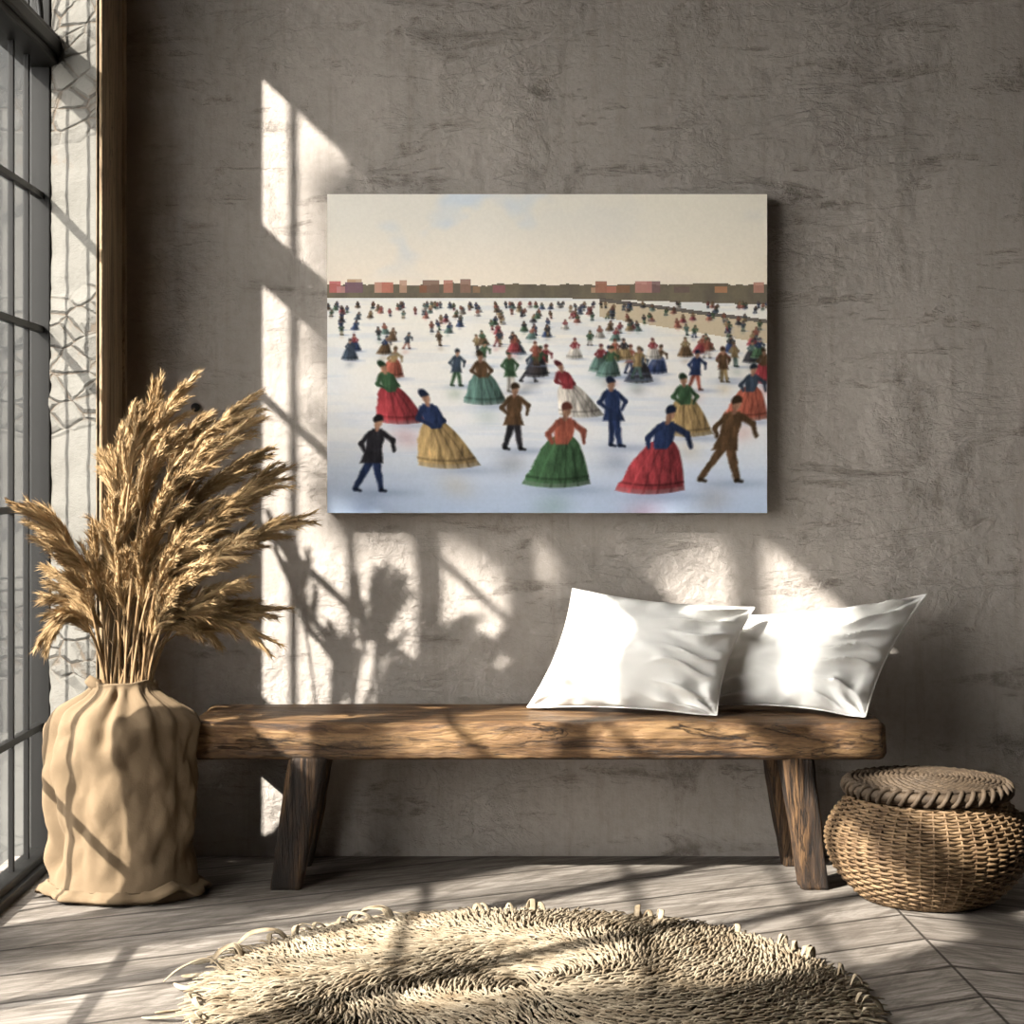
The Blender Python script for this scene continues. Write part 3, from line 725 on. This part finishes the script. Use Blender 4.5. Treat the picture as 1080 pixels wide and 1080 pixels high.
for k in range(NS):
    a = 2 * PI * (k + .25) / NS
    g.tube([Vector((KX + bprof(t)[0] * math.cos(a), KY + bprof(t)[0] * math.sin(a), bprof(t)[1])) for t in np.linspace(0, 1, 18)], .0035, 5)
g.make('stakes', M['wicker'], bas)
g = G(); g.tube([Vector((KX + .152 * math.cos(a), KY + .152 * math.sin(a), .009)) for a in np.linspace(0, 2 * PI, 61)], .008, 8, False); g.make('foot_ring', M['wicker'], bas)
# lid: coiled flat top and a thick rope rim
lid = None
g = G(); rows = []
LZ = .292
for r_, z in ((.001, LZ + .012), (.06, LZ + .012), (.12, LZ + .010), (.17, LZ + .006), (.195, LZ - .004), (.196, LZ - .03), (.17, LZ - .034), (.001, LZ - .034)):
    rows.append([Vector((KX + r_ * math.cos(a), KY + r_ * math.sin(a), z)) for a in np.linspace(0, 2 * PI, 65)[:-1]])
g.surf(rows); lid = g.make('lid', M['wickerdark'], bas)
g = G()
for q in range(15):
    r_ = .012 + q * .0125; pts = []; zz = LZ + .012 - max(0, r_ - .1) * .09
    nst = max(6, int(r_ * 260))
    for k in range(121):
        a = 2 * PI * k / 120; w = .0022 * math.sin(nst * a + PI * (q % 2)); pts.append(Vector((KX + r_ * math.cos(a), KY + r_ * math.sin(a), zz + w)))
    g.tube(pts, .0058, 6, False)
g.make('coiled_top', M['lid'], lid, bas)
g = G(); RR_, rr = .193, .0135
NT_ = 40
for s in range(NT_):                                # slanted wraps of the rope rim
    pts = []
    for k in range(11):
        q = k / 10; ph = -.9 * PI + q * 1.9 * PI; a = 2 * PI * (s + q * 1.7) / NT_
        rad = RR_ + rr * math.cos(ph) * 1.05; pts.append(Vector((KX + rad * math.cos(a), KY + rad * math.sin(a), LZ - .012 + rr * 1.25 * math.sin(ph))))
    g.tube(pts, [.004] + [.0062] * 9 + [.004], 6)
g.tube([Vector((KX + RR_ * math.cos(a), KY + RR_ * math.sin(a), LZ - .012)) for a in np.linspace(0, 2 * PI, 81)], rr, 8, False)
g.make('rope_rim', M['lid'], lid, bas)
g = G(); hp = []
for k in range(13):
    q = k / 12; a = math.radians(-6 + 26 * (q - .5)); bul = .03 * math.sin(PI * q)
    hp.append(Vector((KX + (.233 + bul) * math.cos(a), KY + (.233 + bul) * math.sin(a), .20 + .012 * math.sin(PI * q))))
g.tube(hp, .009, 8); g.make('handle', M['wicker'], bas)

# ------------------------------------------------------------------ rug
RX, RY, RA, RB = .105, -1.37, .655, .665
rug = thing('rug', 'round shaggy cream yarn rug with a ragged fringe lying on the floorboards', 'rug', (RX, RY, 0))
def dome(r): return .012 + .016 * (1 - r * r) ** .5 if r < 1 else .012
g = G(); rows = []
for r in (1.0, .985, .9, .7, .4, .1):
    rows.append([Vector((RX + RA * r * math.cos(a), RY + RB * r * math.sin(a), (.002 if r == 1. else dome(r) - .004))) for a in np.linspace(0, 2 * PI, 97)[:-1]])
g.surf(rows, cap0=True, cap1=True); g.make('backing', M['rugback'], rug)
g = G(); rng = random.Random(21)
NRING = 52
def edge_r(a): return 1 + .018 * nz(math.cos(a) * 4, math.sin(a) * 4, 3) + .008 * nz(math.cos(a) * 15, math.sin(a) * 15, 6)
for q in range(NRING):
    r = (q + .6) / NRING; n = max(5, int(r * 265))
    for k in range(n):
        a0 = 2 * PI * (k + .5 * (q % 2) + .3 * rng.uniform(-1, 1)) / n
        if RY + RB * r * math.sin(a0) < -1.37 - .42: continue
        rj = r * edge_r(a0) + rng.uniform(-.004, .004)
        sw = 1.3 * nz(math.cos(a0) * 1.1, math.sin(a0) * 1.1, r * 1.8) + .75 + .5 * math.sin(r * 5)           # drifting lie of the yarn
        L = rng.uniform(.036, .066)
        p = Vector((RX + RA * rj * math.cos(a0), RY + RB * rj * math.sin(a0), dome(min(r, .999)) - .004))
        out = Vector((math.cos(a0), math.sin(a0), 0)); tan = Vector((-math.sin(a0), math.cos(a0), 0))
        d = (out * math.cos(sw) + tan * math.sin(sw)); wv = tan * math.cos(sw) - out * math.sin(sw)
        hgt = rng.uniform(.009, .015) * (1 + .35 * nz(p.x * 7, p.y * 7, 1))
        if r > .93: hgt *= .7
        w0 = rng.uniform(.0026, .0038)
        ph = rng.uniform(-1, 1) * .003
        pts = [p, p + d * L * .3 + Vector((0, 0, hgt)) + wv * ph, p + d * L * .7 + Vector((0, 0, hgt * .95)) - wv * ph, p + d * L + Vector((0, 0, hgt * .45))]
        v = []
        for i_, (c_, hw) in enumerate(zip(pts, (w0 * .8, w0, w0 * .9, w0 * .45))):
            t_ = (pts[min(i_ + 1, 3)] - pts[max(i_ - 1, 0)]).normalized(); s_ = wv; u_ = s_.cross(t_).normalized()
            if u_.z < 0: u_ = -u_
            v += [c_ - s_ * hw, c_ + u_ * hw * .9, c_ + s_ * hw, c_ - u_ * hw * .5]
        f = [(i_ * 4 + j, i_ * 4 + (j + 1) % 4, i_ * 4 + 4 + (j + 1) % 4, i_ * 4 + 4 + j) for i_ in range(3) for j in range(4)] + [(12, 13, 14, 15)]
        g.add(v, f)
for k_, p in enumerate(g.v):
    if p.z < .003: g.v[k_] = Vector((p.x, p.y, .003))
o = g.make('pile', M['rug'], rug); o['kind'] = 'stuff'
for k in range(66):                                   # curled strips of the fringe
    rng = random.Random(300 + k)
    a = math.radians(-18 + 216 * (k + rng.uniform(-1.3, 1.3)) / 65)
    out = Vector((math.cos(a), math.sin(a), 0)); tan = Vector((-math.sin(a), math.cos(a), 0))
    p = Vector((RX + RA * edge_r(a) * .985 * math.cos(a), RY + RB * edge_r(a) * .985 * math.sin(a), .012))
    fl = abs(math.sin(a)); long_ = math.cos(a) < -.45
    L = rng.uniform(.06, .125) if long_ else rng.uniform(.018, .05)
    kind = rng.random()
    if kind < .2: pts = [p, p + out * L * .35 + Vector((0, 0, .022 + .012 * rng.random())), p + out * L * .75 + tan * L * .3 + Vector((0, 0, .02)), p + out * L + tan * L * .45 + Vector((0, 0, -.006))]
    elif kind < .7: pts = [p, p + out * L * .3 + Vector((0, 0, .006)), p + out * L * .7 + tan * L * rng.uniform(-.4, .4) + Vector((0, 0, -.002)), p + out * L * 1.1 + tan * L * rng.uniform(-.4, .4) + Vector((0, 0, -.007))]
    else: pts = [p, p + out * L * .25 + tan * L * .1 + Vector((0, 0, .018)), p + out * L * .42 + tan * L * .35 + Vector((0, 0, .022)), p + out * L * .2 + tan * L * .6 + Vector((0, 0, .003))]
    fine_ = []
    for i_ in range(3):
        for s_ in range(5):
            t = s_ / 5; A, B_, C_, D_ = pts[max(i_ - 1, 0)], pts[i_], pts[i_ + 1], pts[min(i_ + 2, 3)]
            fine_.append(.5 * (2 * B_ + (C_ - A) * t + (2 * A - 5 * B_ + 4 * C_ - D_) * t * t + (3 * B_ - A - 3 * C_ + D_) * t ** 3))
    fine_.append(pts[-1])
    for q in fine_: q.z = max(q.z, .006)
    g = G(); fw = rng.uniform(.0045, .0085); g.strip(fine_, [fw * .8] * 2 + [fw] * 10 + [fw * .9, fw * .8, fw * .6, fw * .3], .0012, rng); g.make('fringe_strip', M['fringe'], rug)

# ------------------------------------------------------------------ light and camera
w = bpy.data.worlds.new('sky'); bpy.context.scene.world = w; w.use_nodes = True
bg = w.node_tree.nodes['Background']; bg.inputs[0].default_value = (1.0, .968, .925, 1); bg.inputs[1].default_value = 6.2
sd = bpy.data.lights.new('sun', 'SUN'); so = bpy.data.objects.new('sun', sd); C.objects.link(so)
sd.energy = 13.4; sd.angle = math.radians(.9); sd.color = (1.0, .95, .87)
so.rotation_euler = SUN.to_track_quat('-Z', 'Y').to_euler(); so.location = (-6, -6, 6)
cd = bpy.data.cameras.new('camera'); co = bpy.data.objects.new('camera', cd); C.objects.link(co)
co.location = (0, CY, CH); co.rotation_euler = (PI / 2, 0, 0)
cd.sensor_width = 36; cd.sensor_fit = 'HORIZONTAL'; cd.lens = 36 * F / 1080
cd.shift_x = (540 - VX) / 1080; cd.shift_y = -(540 - VY) / 1080
cd.clip_start = .05
sc = bpy.context.scene; sc.camera = co
sc.view_settings.view_transform = 'Standard'; sc.view_settings.look = 'None'; sc.view_settings.exposure = 1.45; sc.view_settings.gamma = 1.0
try: sc.view_settings.use_curve_mapping = False
except Exception: pass
sc.cycles.max_bounces = 10; sc.cycles.diffuse_bounces = 5; sc.cycles.transparent_max_bounces = 16
